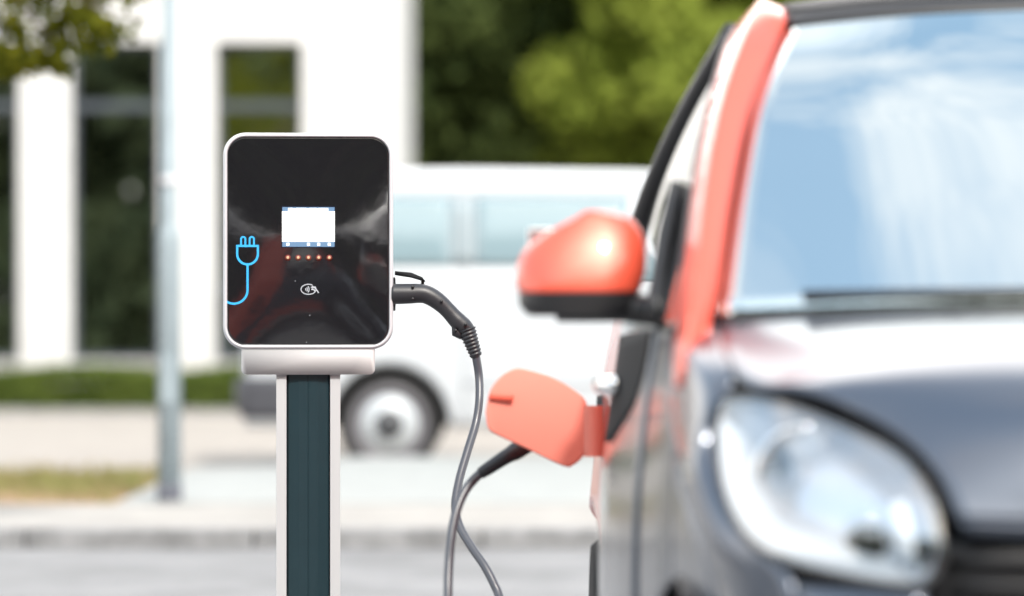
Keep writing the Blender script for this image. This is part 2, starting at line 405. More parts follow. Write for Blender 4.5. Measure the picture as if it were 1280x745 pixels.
# overhanging tree, upper left
t = tag(empty('maple_tree', (-4.3, 14.9, .08)), 'tree whose leafy branch hangs into the upper left corner', 'tree')
g = np.random.default_rng(21); mb = MB()
limb_tree(mb, g, (0, 0, -.1), (.05, 0, 4.4), .11, [((1.6, -1.0, 3.0), 4), ((-1.4, .5, 4.6), 5), ((.4, 1.3, 4.9), 5), ((-.5, -1.4, 4.7), 6), ((.9, -.3, 5.4), 7)])
bx = lambda px, py, Y=13.6: (np.array([(px - 640) / 4000 * Y, Y, 1 - (py - 400) / 4000 * Y]) - np.array([-4.3, 14.9, .08]))
twigs = [[(1.6, -1.0, 3.0), (2.05, -1.3, 2.62), (2.42, -1.35, 2.30), (2.75, -1.3, 2.19)], [(1.9, -1.2, 2.75), (2.15, -1.3, 2.35), (2.30, -1.3, 2.15), (2.36, -1.25, 2.03)],
         [(2.2, -1.3, 2.46), (2.5, -1.3, 2.42), (2.72, -1.3, 2.34)], [(1.7, -1.1, 2.9), (1.95, -1.2, 2.5), (2.1, -1.3, 2.2)]]
for q in twigs: mb.tube([tuple(x) for x in crom(q, 10)], list(np.linspace(.018, .004, 10)), 6)
mb.build('trunk', M['bark'], t)
P, cc = crown_pts(g, (0, 0, 4.7), (1.75, 1.6, 1.2), 8000, 40, .32)
P = P[~((P[:, 0] > 1.35) & (P[:, 2] < 3.3))]
cen = [(10, 62), (30, 45), (48, 70), (20, 78), (75, 66), (92, 48), (112, 30), (130, 44), (146, 40), (118, 52), (70, 28), (88, 12), (60, 45), (20, 8), (12, 30), (102, 18), (40, 80), (8, 84), (62, 80), (76, 78), (165, -6), (50, 4), (-14, 60), (-16, 20), (-30, 80)]
B2 = []
for cx, cy in cen:
    k = 40 if cx < 160 else 14
    a = g.normal(size=(k, 3)) * np.array([.032, .09, .026]); B2.append(bx(cx, cy) + a)
for i in range(70): B2.append(bx(g.uniform(-60, 150), g.uniform(-60, -6)) + g.normal(size=(12, 3)) * .05)
quads(*leaves(g, np.vstack([P] + B2), .034), 'crown', M['leaf_branch'], t)

# ------------------------------------------------------------------ hedge
g = np.random.default_rng(9); hd = tag(empty('hedge', (-7.2, 34.75, 0)), 'clipped low green hedge along the foot of the white building', 'hedge')
n = 60000; P = np.stack([g.uniform(-6.4, 6.0, n), g.uniform(-.45, .45, n), g.uniform(.0, .43, n)], 1)
face = g.integers(0, 4, n); P[face == 0, 1] = -.43 + g.normal(0, .03, (face == 0).sum()); P[face == 1, 2] = .43 + g.normal(0, .025, (face == 1).sum())
P[:, 2] += .03 * np.sin(P[:, 0] * 3.1) * (P[:, 2] > .3)
quads(*leaves(g, P, .042), 'foliage', M['hedge'], hd)
for x in np.arange(-6.2, 6.0, .62): MB().tube([(x, 0, -.03), (x + .05, .05, .22), (x - .06, -.05, .36)], [.02, .014, .006], 6).build('stem', M['bark'], hd)

# ------------------------------------------------------------------ building
bd = tag(empty('office_building', (-1.29, 36.0, 0)), 'white rendered building with tall dark framed windows behind the hedge', 'building')
BH, BD = 7.0, 6.0
# front wall as a slab with openings: columns of boxes
wins = [(-11.6, -10.76), (-9.95, -9.11), (-8.3, -7.46), (-5.35, -4.43), (-3.60, -2.74), (-1.97, -1.14)]
wins = [(-8.54, -7.67), (-6.90, -6.03), (-5.30, -4.25), (-3.68, -2.665), (-2.05, -1.065)]
Z0, Z1 = .54, 4.13
mb = MB(); prev = -11.0
for a, b in wins + [(0, 0)]:
    mb.box(((prev + a) / 2, .15, (Z0 + Z1) / 2), (a - prev, .30, Z1 - Z0)); prev = b
mb.box((-5.5, .15, Z0 / 2 - .05), (11.0, .30, Z0 + .1)); mb.box((-5.5, .15, (Z1 + BH) / 2), (11.0, .30, BH - Z1))
mb.box((-.15, .30 + (BD - .3) / 2, BH / 2), (.30, BD - .3, BH)); mb.box((-10.85, .30 + (BD - .3) / 2, BH / 2), (.30, BD - .3, BH))
mb.box((-5.5, BD - .15, BH / 2), (10.4, .30, BH))
mb.build('wall', M['white_wall'], bd, False)
MB().box((-5.5, BD / 2, BH + .06), (11.1, BD + .1, .12)).build('roof', M['plinth'], bd, False)
MB().box((-5.5, BD / 2, .02), (10.4, BD - .6, .1)).build('floor_slab', M['plinth'], bd, False)
for a, b in wins:
    wf = MB(); W_ = b - a; c = (a + b) / 2; t_ = .055; y = .17
    wf.box((a + t_ / 2, y, (Z0 + Z1) / 2), (t_, .07, Z1 - Z0)); wf.box((b - t_ / 2, y, (Z0 + Z1) / 2), (t_, .07, Z1 - Z0))
    wf.box((c, y, Z0 + t_ / 2), (W_ - 2 * t_, .07, t_)); wf.box((c, y, Z1 - t_ / 2), (W_ - 2 * t_, .07, t_)); wf.box((c, y, 3.42), (W_ - 2 * t_, .07, .10))
    wo_ = wf.build('window', M['win_frame'], bd, False)
    MB().box((c, .185, (Z0 + 3.37) / 2 + .027), (W_ - 2 * t_, .012, 3.37 - Z0 - t_)).build('pane', M['win_glass'], wo_, False)
    MB().box((c, .185, (Z1 + 3.47) / 2 - .027), (W_ - 2 * t_, .012, Z1 - 3.47 - t_)).build('pane', M['win_glass'], wo_, False)
    MB().box((c, .06, Z0 - .012), (W_ + .0, .20, .024)).build('sill', M['plinth'], wo_, False)

# ------------------------------------------------------------------ pole
pl = tag(empty('street_pole', (-1.735, 16.2, .08)), 'pale grey steel pole with a wider lower half and dark foot collar', 'pole')
MB().lathe([(0, -.3), (.060, -.3), (.060, 1.33), (.056, 1.37), (.0425, 1.40), (.040, 6.0), (0, 6.0)], axis='z', n=28).build('pole_shaft', M['steel'], pl)
MB().lathe([(.0605, .0), (.064, .003), (.064, .085), (.0605, .09)], axis='z', n=28).build('foot_collar', M['collar'], pl)
MB().lathe([(.0405, 1.60), (.046, 1.602), (.046, 1.645), (.0405, 1.647)], axis='z', n=28).build('clamp_band', M['case'], pl)
MB().box((.0, -.0605, .62), (.07, .010, .24)).build('access_door', M['steel'], pl, True, .004)
MB().tube([tuple(x) for x in crom([(0, 0, 5.9), (.05, 0, 6.25), (.35, -.3, 6.4), (.7, -.6, 6.42)], 12)], .03).build('lamp_arm', M['steel'], pl)
MB().box((.86, -.74, 6.42), (.42, .2, .09), Matrix.Rotation(R(-40), 3, 'Z')).build('lamp_head', M['collar'], pl, True, .03)

# ------------------------------------------------------------------ van
van = tag(empty('parked_van', (3.13, 21.53, 0), math.pi), 'white parked van with silver rear wheel and pale blue side windows', 'van')
VL = 4.89
_vz = nat([.28, .5, .8, 1.02, 1.335, 1.8, 1.93]); _vw = np.array([.895, .925, .945, .945, .925, .845, .80])
def VW(l, z):
    b = float(_vz(z) @ _vw); e = max(0, 1 - l / .95); t = .30 * e ** 2.2; e2 = max(0, 1 - (VL - l) / .35)
    return b - t - .10 * e2 ** 2
def hood(l): return float(np.interp(l, [0, .04, .12, .3, .78, 1.5, 1.95, 2.3, 3.4, 4.6, VL], [.62, .80, .95, 1.04, 1.20, 1.80, 1.93, 1.95, 1.965, 1.955, 1.91]))
FW, RW, WR = .917, 3.92, .33
def vbot(l):
    z = .305
    for c in (FW, RW):
        d = abs(l - c)
        if d < .395: z = max(z, .32 + math.sqrt(.395 ** 2 - d * d))
    return z
for s in (-1, 1):
    ls = np.unique(np.r_[np.linspace(.03, 4.86, 70), FW + .395 * np.cos(np.linspace(0, np.pi, 25)), RW + .395 * np.cos(np.linspace(0, np.pi, 25))])
    G = []
    for l in ls:
        z0, z1 = vbot(l), min(1.335, hood(l) - .02); G.append([(l, s * VW(l, z), z) for z in np.linspace(z0, max(z0 + .01, z1), 18)])
    surf('side_panel', G, M['van_paint'], van, (0, s, 0), .03)
    # upper side: from the windscreen pillar to the tail
    lw = lambda z: float(np.interp(z, [1.2, 1.335, 1.80, 1.93], [.80, .96, 1.52, 1.96]))
    G = [[(l, s * VW(l, z), z) for l in np.linspace(lw(z), 4.86, 60)] for z in np.linspace(1.335, 1.80, 8)]
    surf('window_surround', G, M['van_paint'], van, (0, s, 0), .02)
    for (a0, a1), (b0, b1) in (((1.02, 2.22), (1.48, 2.22)), ((2.365, 3.375), (2.365, 3.375)), ((3.52, 4.66), (3.52, 4.60))):
        G = [[(l, s * (VW(l, z) + .004), z) for l in np.linspace(a0 + (b0 - a0) * k, a1 + (b1 - a1) * k, 14)] for k, z in ((k, 1.345 + .455 * k) for k in np.linspace(0, 1, 8))]
        surf('side_window', G, M['van_glass_painted_sky'], van, (0, s, 0), .004)
    G = [[(l, s * (VW(l, z) + .004), z) for l in (3.385, 3.512)] for z in np.linspace(1.345, 1.795, 6)]
    surf('door_pillar', G, M['steel'], van, (0, s, 0), .003)
    # door seams, moulding, handle
    for l in (1.20, 2.30, 3.44):
        MB().tube([(l, s * (VW(l, z) - .003), z) for z in np.linspace(max(.34, vbot(l) + .03), 1.33, 12)], .006, 6).build('door_seam', M['grey_plastic'], van)
    MB().tube([(l, s * (VW(l, .62) + .004), .60) for l in np.linspace(1.36, 3.42, 20)], .012, 6).build('side_moulding', M['van_paint'], van)
    MB().tube([(l, s * (VW(l, 1.08) + .02), 1.10) for l in np.linspace(2.06, 2.22, 6)], .014, 8).build('door_handle', M['van_paint'], van)
    MB().box((1.02, s * 1.02, 1.42), (.10, .17, .24)).build('wing_mirror', M['grey_plastic'], van, True, .03)
# roof with rounded cant rails, one piece
G = []
for l in np.linspace(1.52, 4.86, 30):
    t = hood(max(l, 1.95)) if l > 1.95 else float(np.interp(l, [1.52, 1.95], [1.805, 1.93])); row = []
    hw = VW(l, 1.80)
    for k in np.linspace(-1, 1, 31):
        a = abs(k); row.append((l, hw * math.copysign(1 - (1 - a) ** 1.0 * 1.0, k) if False else hw * k, 1.80 + (t + .03 - 1.80) * (1 - a ** 7) ** .5))
    G.append(row)
surf('roof', G, M['van_paint'], van, (0, 0, 1), .02)
G = [[(l, k * (VW(l, min(z, 1.8)) - .01), z + .02 * (1 - k * k)) for k in np.linspace(-1, 1, 15)] for l, z in ((.80, 1.205), (1.0, 1.375), (1.25, 1.58), (1.52, 1.805))]
surf('windscreen', G, M['van_glass'], van, (-1, 0, 1), .006)
G = [[(l + .10 * k * k * 0, k * (VW(max(l, .06), min(z, 1.2)) - .004), z + .05 * (1 - k * k)) for k in np.linspace(-1, 1, 15)] for l, z in ((.06, .79), (.12, .925), (.3, 1.02), (.55, 1.11), (.79, 1.185))]
surf('bonnet', G, M['van_paint'], van, (-1, 0, 1), .01)
G = [[(.0 + .22 * abs(k) ** 2.5 + dl, k * (VW(.14, z) + .05), z) for k in np.linspace(-1, 1, 21)] for dl, z in ((.03, .26), (-.03, .34), (-.05, .50), (0, .60), (.03, .64))]
surf('front_bumper', G, M['grey_plastic'], van, (-1, 0, 0), .03)
G = [[(.05 + .16 * abs(k) ** 2.5, k * VW(.14, z), z) for k in np.linspace(-1, 1, 21)] for z in (.63, .72, .80)]
surf('grille', G, M['black_plastic'], van, (-1, 0, 0), .02)
for s in (-1, 1):
    G = [[(.03 + .22 * abs(k) ** 2.5 - .004, s * k * (VW(.14, z) + .006), z) for k in np.linspace(.62, 1.0, 8)] for z in (.68, .78, .86)]
    surf('headlight', G, M['reflector'], van, (-1, 0, 0), .02)
G = [[(VL - .03 - .05 * abs(k) ** 3 - max(0, z - 1.2) * .10, k * VW(4.86, min(z, 1.9)), z) for k in np.linspace(-1, 1, 15)] for z in np.linspace(.34, 1.86, 10)]
surf('tailgate', G, M['van_paint'], van, (1, 0, 0), .02)
G = [[(VL + .0 - .16 * abs(k) ** 4 + dl, k * (VW(4.86, z) + .03 ), z) for k in np.linspace(-1, 1, 25)] for dl, z in ((-.01, .34), (.06, .38), (.08, .50), (.07, .60), (.0, .645))]
surf('rear_bumper', G, M['grey_plastic'], van, (1, 0, 0), .03)
for s in (-1, 1):
    G = [[(l, s * (VW(l, z) + .005), z) for l in np.linspace(4.30, 4.88, 10)] for z in np.linspace(.36, .63, 6)]
    surf('rear_bumper_side', G, M['grey_plastic'], van, (0, s, 0), .01)
    G = [[(l, s * (VW(l, z) + .004), z) for l in np.linspace(4.76, 4.85, 4)] for z in np.linspace(.95, 1.45, 6)]
    surf('rear_lamp', G, M['flap_tab'], van, (0, s, 0), .006)
MB().box((2.45, 0, .52), (4.5, 1.2, .42)).build('underbody', M['black_plastic'], van, False)
for c in (FW, RW):
    for s in (-1, 1):
        MB().lathe([(.405, s * .60), (.405, s * (.885))], (c, 0, .325), 'y', 36).build('wheel_well', M['black_plastic'], van)
def wheel(parent, loc, s, r, w, rimr, axis, hubm='hubcap', tilt=0):
    """tyre with rim, hub cap and centre; s = outward direction along the axle"""
    wl = MB().lathe([(rimr, -w * .45), (r * .93, -w * .5), (r, -w * .38), (r, w * .38), (r * .93, w * .5), (rimr, w * .45), (rimr * .97, 0), (rimr, -w * .45)], (0, 0, 0), axis, 44).build('wheel', M['rubber'], parent)
    wl.location = loc
    o = s * w * .40
    MB().lathe([(rimr * 1.0, o), (rimr * .97, o + s * .012), (rimr * .84, o + s * .004), (rimr * .72, o - s * .03), (.02, o - s * .03)], (0, 0, 0), axis, 44).build('rim', M['rim'], wl)
    MB().lathe([(rimr * .74, o - s * .02), (rimr * .70, o + s * .012), (rimr * .32, o + s * .028), (.0, o + s * .03)], (0, 0, 0), axis, 44).build('hub_cap', M[hubm], wl)
    MB().lathe([(rimr * .37, o + s * .02), (rimr * .35, o + s * .045), (0, o + s * .048)], (0, 0, 0), axis, 30).build('wheel_centre', M['hub'], wl)
    return wl
for c in (FW, RW):
    for s in (-1, 1): wheel(van, (c, s * .83, .33), s, .33, .215, .255, 'y')

# ------------------------------------------------------------------ car
CX, CY = .97, 3.92
car = tag(empty('parked_car', (CX, CY, 0)), 'small black and coral two door car charging with its flap open', 'car')
wu = nat([0, .2, .4, .55, .65, .72]); wz = nat([.2, .4, .6, .75, .9])
TF = np.array([[.06, .03, .02, .03, .12], [.065, .035, .025, .04, .13], [.08, .055, .05, .07, .16], [.14, .12, .12, .15, .25], [.24, .22, .22, .25, .35], [.40, .37, .36, .39, .48]])
def F(u, z): return float(wu(abs(u)) @ TF @ wz(z))
sy = nat([.3, .6, .95, 1.4, 1.85, 2.3, 2.55, 2.69]); sz = nat([.2, .35, .55, .75, .95, 1.05])
TS = np.array([[.62, .66, .68, .68, .655, .63], [.685, .715, .738, .738, .72, .695], [.75, .775, .78, .775, .752, .738], [.79, .812, .818, .812, .78, .757],
               [.785, .80, .805, .80, .775, .765], [.79, .803, .807, .806, .782, .76], [.74, .76, .765, .75, .71, .69], [.6, .62, .62, .6, .55, .53]])
def S(y, z): return float(sy(y) @ TS @ sz(z))
FWY, RWY, CR = .56, 2.33, .29

def fr(u, z, off=0): return (u, F(u, z) - off, z)
def mir(G, s): G = np.array(G, float); G[..., 0] *= s; return G

# hood, full width, mirrored about the centre line
edge = [(.682, .62, 1.000), (.680, .50, .96)] + [(u, F(u, z) - .004, z) for u, z in ((.655, .917), (.60, .912), (.538, .890), (.474, .853), (.434, .806), (.412, .750))]
cent = [(0, .50, 1.018), (0, .42, 1.006), (0, .32, .984), (0, .22, .952), (0, .14, .914), (0, .083, .868), (0, .052, .810), (0, .038, .742)]
rows = []
for (eu, ey, ez), (_, cy, cz) in zip(edge, cent):
    half = [(eu * q, cy + (ey - cy) * q ** 2.2, cz + (ez - cz) * q ** 2.6) for q in (0, .25, .5, .7, .85, .95, 1)]
    rows.append([(-u, y, z) for u, y, z in half[::-1]] + half[1:])
surf('bonnet', loft(rows, 40, 60), M['car_dark'], car, (0, -.5, 1), .01)
# bonnet lip, rounded under edge
lip = [[(u, y - .004, z) for u, y, z in rows[-1]], [(u * .99, y + .004, z - .018) for u, y, z in rows[-1]], [(u * .97, y + .03, z - .024) for u, y, z in rows[-1]]]
surf('bonnet_lip', loft(lip, 6, 40), M['car_dark'], car, (0, -1, 0), .004)
# grille and bumper
G = [[fr(u, z) for u in np.linspace(-.46, .46, 30)] for z in np.linspace(.50, .725, 8)]
G = [[(u, y + .035, z) for u, y, z in r] for r in G]
surf('grille', G, M['trim'], car, (0, -1, 0), .01)
mb = MB()
for z in np.linspace(.54, .70, 6):
    mb.tube([(u, F(u, z) + .026, z) for u in np.linspace(-.42, .42, 17)], .007, 6)
mb.build('grille_slats', M['black_plastic'], car)
G = [[fr(u, z) for u in np.linspace(-.60, .60, 40)] for z in np.linspace(.20, .50, 12)]
surf('front_bumper', G, M['car_dark'], car, (0, -1, 0), .02)
for s in (-1, 1):
    # headlight: outline shared by lens, housing and light guide
    top = [(.694, .854), (.692, .879), (.686, .890), (.659, .897), (.617, .892), (.552, .868), (.484, .834), (.452, .796), (.437, .755), (.433, .711)]
    bot = [(.694, .854), (.694, .823), (.689, .777), (.675, .737), (.652, .707), (.613, .688), (.555, .675), (.498, .667), (.460, .667), (.443, .681), (.433, .711)]
    T_, B_ = curve([(a, b) for a, b in top], 30), curve(bot, 30)
    def hl(k, q, depth):
        p = T_[k] + (B_[k] - T_[k]) * q; return (s * p[0], F(p[0], p[1]) + depth, p[1])
    qs = np.linspace(0, 1, 14)
    hp = surf('headlight', [[hl(k, q, -.006 - .012 * math.sin(math.pi * q) * math.sin(math.pi * k / 29)) for q in qs] for k in range(30)], M['lamp_glass'], car, (s * .3, -1, 0), 0)
    # bowl behind the lens
    def bowl(k, q): return hl(k, q, .004 + .075 * (math.sin(math.pi * q) * math.sin(math.pi * k / 29)) ** .6)
    surf('lamp_bowl', [[bowl(k, q) for q in qs] for k in range(30)], M['reflector'], hp, (s * .3, -1, 0), 0)
    # light guide: a white band down the outer side and along the foot
    c0 = np.array([.575, .775]); ring = [bot[i] for i in range(0, 9)]
    Rg = curve([(.692, .872)] + ring, 40)
    G = []
    for p in Rg:
        d = c0 - p; d = d / np.linalg.norm(d); G.append([(s * (p + d * w_)[0], F(*(p + d * w_)) + dd, (p + d * w_)[1]) for w_, dd in ((.004, .010), (.008, -.001), (.038, -.001), (.044, .02))])
    surf('light_guide', G, M['led_strip'], hp, (s * .3, -1, 0), 0)
    # projector and turn lamp at the inner end
    pc = np.array([s * .515, F(.515, .712) + .035, .712])
    MB().lathe([(.0, -.004), (.017, .0), (.024, .01), (.027, .03)], pc, 'y', 24).build('projector_lens', M['trim'], hp)
    MB().lathe([(.027, .01), (.032, .0), (.036, .012), (.036, .05)], pc, 'y', 24).build('projector_ring', M['chrome'], hp)
    pc2 = np.array([s * .588, F(.588, .80) + .05, .80])
    MB().lathe([(.0, .02), (.03, .018), (.058, .0), (.064, .0), (.066, .03)], pc2, 'y', 28).build('main_reflector', M['chrome'], hp)
    MB().tube([(s * .470, F(.47, .705) + .03, .70), (s * .474, F(.474, .74) + .03, .735), (s * .478, F(.48, .77) + .035, .765)], .011, 8).build('turn_lamp', M['led_strip'], hp)
    # dark gasket round the lens
    ring2 = [(*T_[k],) for k in range(30)] + [(*B_[k],) for k in range(28, 0, -1)]
    gp = [(s * p[0], F(p[0], p[1]) + .004, p[1]) for p in ring2]; gp.append(gp[0])
    MB().tube(gp, .006, 8, False).build('lamp_gasket', M['trim'], hp)
    G = [[fr(u, z, -.002) for u in np.linspace(.455, .606, 10)] for z in np.linspace(.49, .662, 8)]
    surf('bumper_cheek', mir(G, s), M['car_dark'], car, (s * .3, -1, 0), .01)
    # front wing
    cA = [(.682, .62, 1.0), (.680, .50, .96), (.672, .41, .922), fr(.696, .862), fr(.697, .823), fr(.692, .776), fr(.678, .735), fr(.654, .704), fr(.613, .66), fr(.60, .50)]
    cB = [(.735, .66, .985), (.722, .52, .935), (.716, .45, .89), (.722, .42, .84), (.728, .40, .80), (.72, .37, .75), (.70, .32, .70), (.665, .26, .66), (.655, .25, .58), (.655, .25, .50)]
    def arch(c, y, r): return .29 + math.sqrt(max(0, r * r - (y - c) ** 2))
    cC = [(S(.80, 1.0), .80, 1.0), (S(.74, .95), .74, .95), (S(.70, .90), .70, .90), (S(.66, .86), .66, .86), (S(.60, .80), .60, .80), (S(.54, .74), .54, .74), (S(.46, .70), .46, .70), (S(.38, .64), .36, .64), (S(.30, .56), .27, .55), (S(.30, .50), .24, .48)]
    cD = [(S(.95, 1.0), .95, 1.0)] + [(S(.95, z), .95, z) for z in (.92, .84, .76, .68)] + [(S(.92, .60), .92, .58), (S(.86, .5), .88, .44), (S(.86, .4), .89, .36), (S(.88, .3), .90, .29), (S(.9, .22), .92, .22)]
    aD = [(S(.95, 1.0), .95, 1.0)] + [(S(.95, z), .95, z) for z in (.90, .75, .60, .45, .34, .22)]
    Gw = np.array([crom(c, 40) for c in (cA, cB, cC)]); Gw = np.stack([crom(Gw[:, j], 14) for j in range(40)], 1)
    surf('front_wing', mir(Gw, s), M['car_dark'], car, (s, -.4, .2), .012)
    # wing side behind: top strip from the corner to the door, lower edge on the wheel arch
    G = []
    for y in np.linspace(.62, .95, 16):
        zt = float(np.interp(y, [.6, .8, .95], [.80, 1.0, 1.0])); zb = max(arch(FWY, y, .345), .22)
        G.append([(S(y, z), y, z) for z in np.linspace(zb, max(zt, zb + .02), 20)])
    surf('wing_side', mir(G, s), M['car_dark'], car, (s, 0, 0), .012)
    G = []
    for y in np.linspace(.25, .62, 16):
        zb = arch(FWY, y, .345); zt = float(np.interp(y, [.25, .3, .46, .54, .62], [.53, .57, .70, .74, .81])); G.append([(S(max(y, .3), z) , y, z) for z in np.linspace(zb, max(zt, zb + .02), 10)])
    surf('wing_arch', mir(G, s), M['car_dark'], car, (s, 0, 0), .012)
    MB().lathe([(.35, s * .45), (.35, s * .74)], (0, FWY, .29), 'x', 36).build('wheel_well', M['trim'], car)
    MB().lathe([(.35, s * .45), (.35, s * .79)], (0, RWY, .29), 'x', 36).build('wheel_well', M['trim'], car)
    wheel(car, (s * .70, FWY, .29), s, .29, .18, .20, 'x')
    wheel(car, (s * .715, RWY, .29), s, .29, .20, .20, 'x')
    # door
    belt = lambda y: float(np.interp(y, [.6, .95, 1.4, 1.85, 2.3], [.995, 1.005, 1.03, 1.07, 1.10]))
    G = [[(S(y, z) + .004, y, z) for z in np.linspace(.33, belt(y), 26)] for y in np.linspace(.956, 1.82, 26)]
    dr = surf('door', mir(G, s), M['car_dark'], car, (s, 0, 0), .02)
    hy = np.linspace(1.30, 1.47, 12)
    MB().tube([(s * (S(y, .89) + .008 + .020 * math.sin(math.pi * k / 11)), y, .893) for k, y in enumerate(hy)], [.010] + [.017] * 10 + [.010], 10).build('door_handle', M['chrome'], dr)
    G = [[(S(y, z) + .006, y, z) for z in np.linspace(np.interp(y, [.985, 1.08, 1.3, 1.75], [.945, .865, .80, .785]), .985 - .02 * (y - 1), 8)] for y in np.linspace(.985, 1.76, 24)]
    surf('door_dark_reflection', mir(G, s), M['trim'], dr, (s, 0, 0), .001).data.materials[0] = M['matte_black']  # matte black patch painted on as a dark reflection in the door
    # sill and rear quarter in the coral paint
    G = [[(S(y, z) + .002, y, z) for z in np.linspace(.20, .325, 5)] for y in np.linspace(.91, 2.0, 20)]
    surf('sill', mir(G, s), M['car_red'], car, (s, 0, 0), .02)
    G = []
    for y in np.linspace(1.83, 2.62, 46):
        if y > 2.62: continue
        d = abs(y - RWY); zb = .60 if y < RWY - .345 else .29 + math.sqrt(.35 ** 2 - d * d) if d < .35 else .32
        G.append([(S(y, z) + (.006 * math.exp(-((math.hypot(y - RWY, z - .29) - .35) / .06) ** 2)), y, z) for z in np.linspace(zb, belt(min(y, 2.3)) , 24)])
    surf('rear_quarter', mir(G, s), M['car_red'], car, (s, 0, 0), .02)
    G = [[(S(y, z) + .001, y, z) for z in np.linspace(.32, .60, 8)] for y in np.linspace(1.83, 1.985, 6)]
    surf('lower_quarter', mir(G, s), M['car_dark'], car, (s, 0, 0), .02)
    # windscreen pillar and roof rail: one coral bow
    out = [(.742, .60, .905), (.740, .62, .96), (.728, .68, 1.03), (.706, .84, 1.17), (.677, 1.00, 1.30), (.636, 1.18, 1.425), (.606, 1.36, 1.480), (.592, 1.60, 1.498), (.585, 1.85, 1.493), (.585, 2.10, 1.465), (.59, 2.30, 1.40)]
    cre = [(.732, .575, .91), (.724, .585, .985), (.711, .655, 1.06), (.688, .79, 1.195), (.655, .94, 1.33), (.606, 1.115, 1.457), (.574, 1.31, 1.515), (.557, 1.58, 1.537), (.55, 1.85, 1.53), (.545, 2.10, 1.495), (.545, 2.32, 1.43)]
    inn = [(.714, .56, .93), (.688, .61, 1.006), (.672, .67, 1.06), (.644, .81, 1.19), (.607, .955, 1.32), (.550, 1.115, 1.445), (.530, 1.20, 1.492), (.517, 1.55, 1.535), (.505, 1.85, 1.525), (.50, 2.10, 1.49), (.50, 2.34, 1.42)]
    mid = [tuple(.55 * np.array(a) + .45 * np.array(b) + np.array((.010, -.010, .009))) for a, b in zip(cre, inn)]
    Gp = np.array([crom(c, 60) for c in (out, cre, mid, inn)]); Gp = np.stack([crom(Gp[:, j], 12) for j in range(60)], 1)
    surf('windscreen_pillar', mir(Gp, s), M['car_red'], car, (s, -.3, .6), .03)
    # rear roof pillar
    cp = [[(.594, 1.46, 1.482), (.690, 1.66, 1.30), (.768, 1.845, 1.085)], [(.60, 1.90, 1.495), (.68, 1.93, 1.30), (.765, 1.90, 1.09)], [(.60, 2.1, 1.46), (.68, 2.2, 1.28), (.762, 2.2, 1.09)], [(.585, 2.3, 1.40), (.66, 2.42, 1.26), (.72, 2.46, 1.09)], [(.50, 2.36, 1.415), (.58, 2.52, 1.25), (.62, 2.62, 1.08)]]
    surf('rear_pillar', mir(loft(cp, 14, 16), s), M['car_red'], car, (s, .3, 0), .03)
    # side glass between belt and rail
    G = []
    for k in np.linspace(0, 1, 24):
        b_ = np.array([S(.80 + 1.03 * k, 1.0) - .004, .80 + 1.03 * k, belt(.80 + 1.03 * k)])
        t_ = crom(out, 60)[int(round(9 + 27 * k))] - np.array([.008, 0, .004])
        G.append([b_ + (t_ - b_) * q + np.array([.022 * math.sin(math.pi * q), 0, 0]) for q in np.linspace(0, 1, 14)])
    surf('side_window', mir(G, s), M['side_glass'], car, (s, 0, .3), .004)
    # black window frame: belt moulding and rear edge
    mb = MB()
    mb.tube([(s * (S(y, 1.0) - .002), y, belt(y) + .004) for y in np.linspace(.78, 1.86, 20)], .012, 8)
    e = np.array(G)[-1]; mb.tube([(s * (p[0] + .004), p[1] + .012, p[2]) for p in e], .020, 8)
    tt = crom(out, 60)[9:37]; mb.tube([(s * (p[0] - .006), p[1], p[2] - .006) for p in tt], .010, 8)
    mb.build('window_frame', M['trim'], car)
    # mirror sail at the front corner of the window
    sail = [[(.752, .76, 1.0), (.748, .92, 1.005), (.744, 1.10, 1.01)], [(.738, .86, 1.10), (.733, .96, 1.10), (.728, 1.07, 1.09)], [(.708, .98, 1.215), (.707, 1.00, 1.215), (.706, 1.03, 1.21)]]
    surf('mirror_sail', mir(np.array(loft(sail, 6, 6)) + np.array([.02, 0, 0]), s), M['trim'], car, (s, 0, 0), .02)
    # wing mirror: coral cap over a black foot, on a short arm
    mcx, mcy = .868, .985
    def shell(z0, z1, grow, name, m, par):
        G = []
        for z in np.linspace(z0, z1, 22):
            q = (z - 1.04) / (1.167 - 1.04); q = min(max(q, 0), 1)
            wtop = .100 * (1 - max(0, (q - .35) / .65) ** 2.6 * .42) * (.93 + .07 * min(1, q * 4))
            if z > z1 - .012 and z1 > 1.1: wtop *= math.sqrt(max(0, (z1 - z) / .012)) * .5 + .5
            if z1 < 1.1: wtop *= math.sqrt(max(.0, min(1, (z - z0 + .004) / .022))) * .3 + .7
            cx_ = mcx - .012 * q; row = []
            for k in range(40):
                t = 2 * math.pi * k / 40; c_, s_ = math.cos(t), math.sin(t)
                ex = math.copysign(abs(c_) ** .72, c_); ey = math.copysign(abs(s_) ** .8, s_)
                dy = .075 if ey < 0 else .045
                row.append((cx_ + (wtop + grow) * ex, mcy + (dy * (1 - .45 * q ** 2) + grow) * ey + .02 * q, z - .030 * q * max(0, ex) ** 1.5 if z1 > 1.1 else z))
            G.append(row)
        mb = MB().grid(mir(G, s), cv=True); n_ = 40
        mb.f.append(tuple(range(n_))); mb.f.append(tuple(range(21 * n_, 22 * n_)))
        return mb.build(name, m, par, True)
    mc = shell(1.042, 1.167, 0, 'wing_mirror', M['car_red'], car)
    mf = shell(1.006, 1.042, -.001, 'mirror_foot', M['trim'], mc)
    MB().tube([(s * .90, mcy, 1.018), (s * .80, mcy - .02, 1.018), (s * .752, .945, 1.014), (s * .70, .92, 1.01)], [.022, .022, .024, .024], 10).build('mirror_arm', M['trim'], mc)
    MB().box((s * mcx, mcy + .055, 1.095), (.155, .006, .095)).build('mirror_glass', M['chrome'], mc, True, .02)
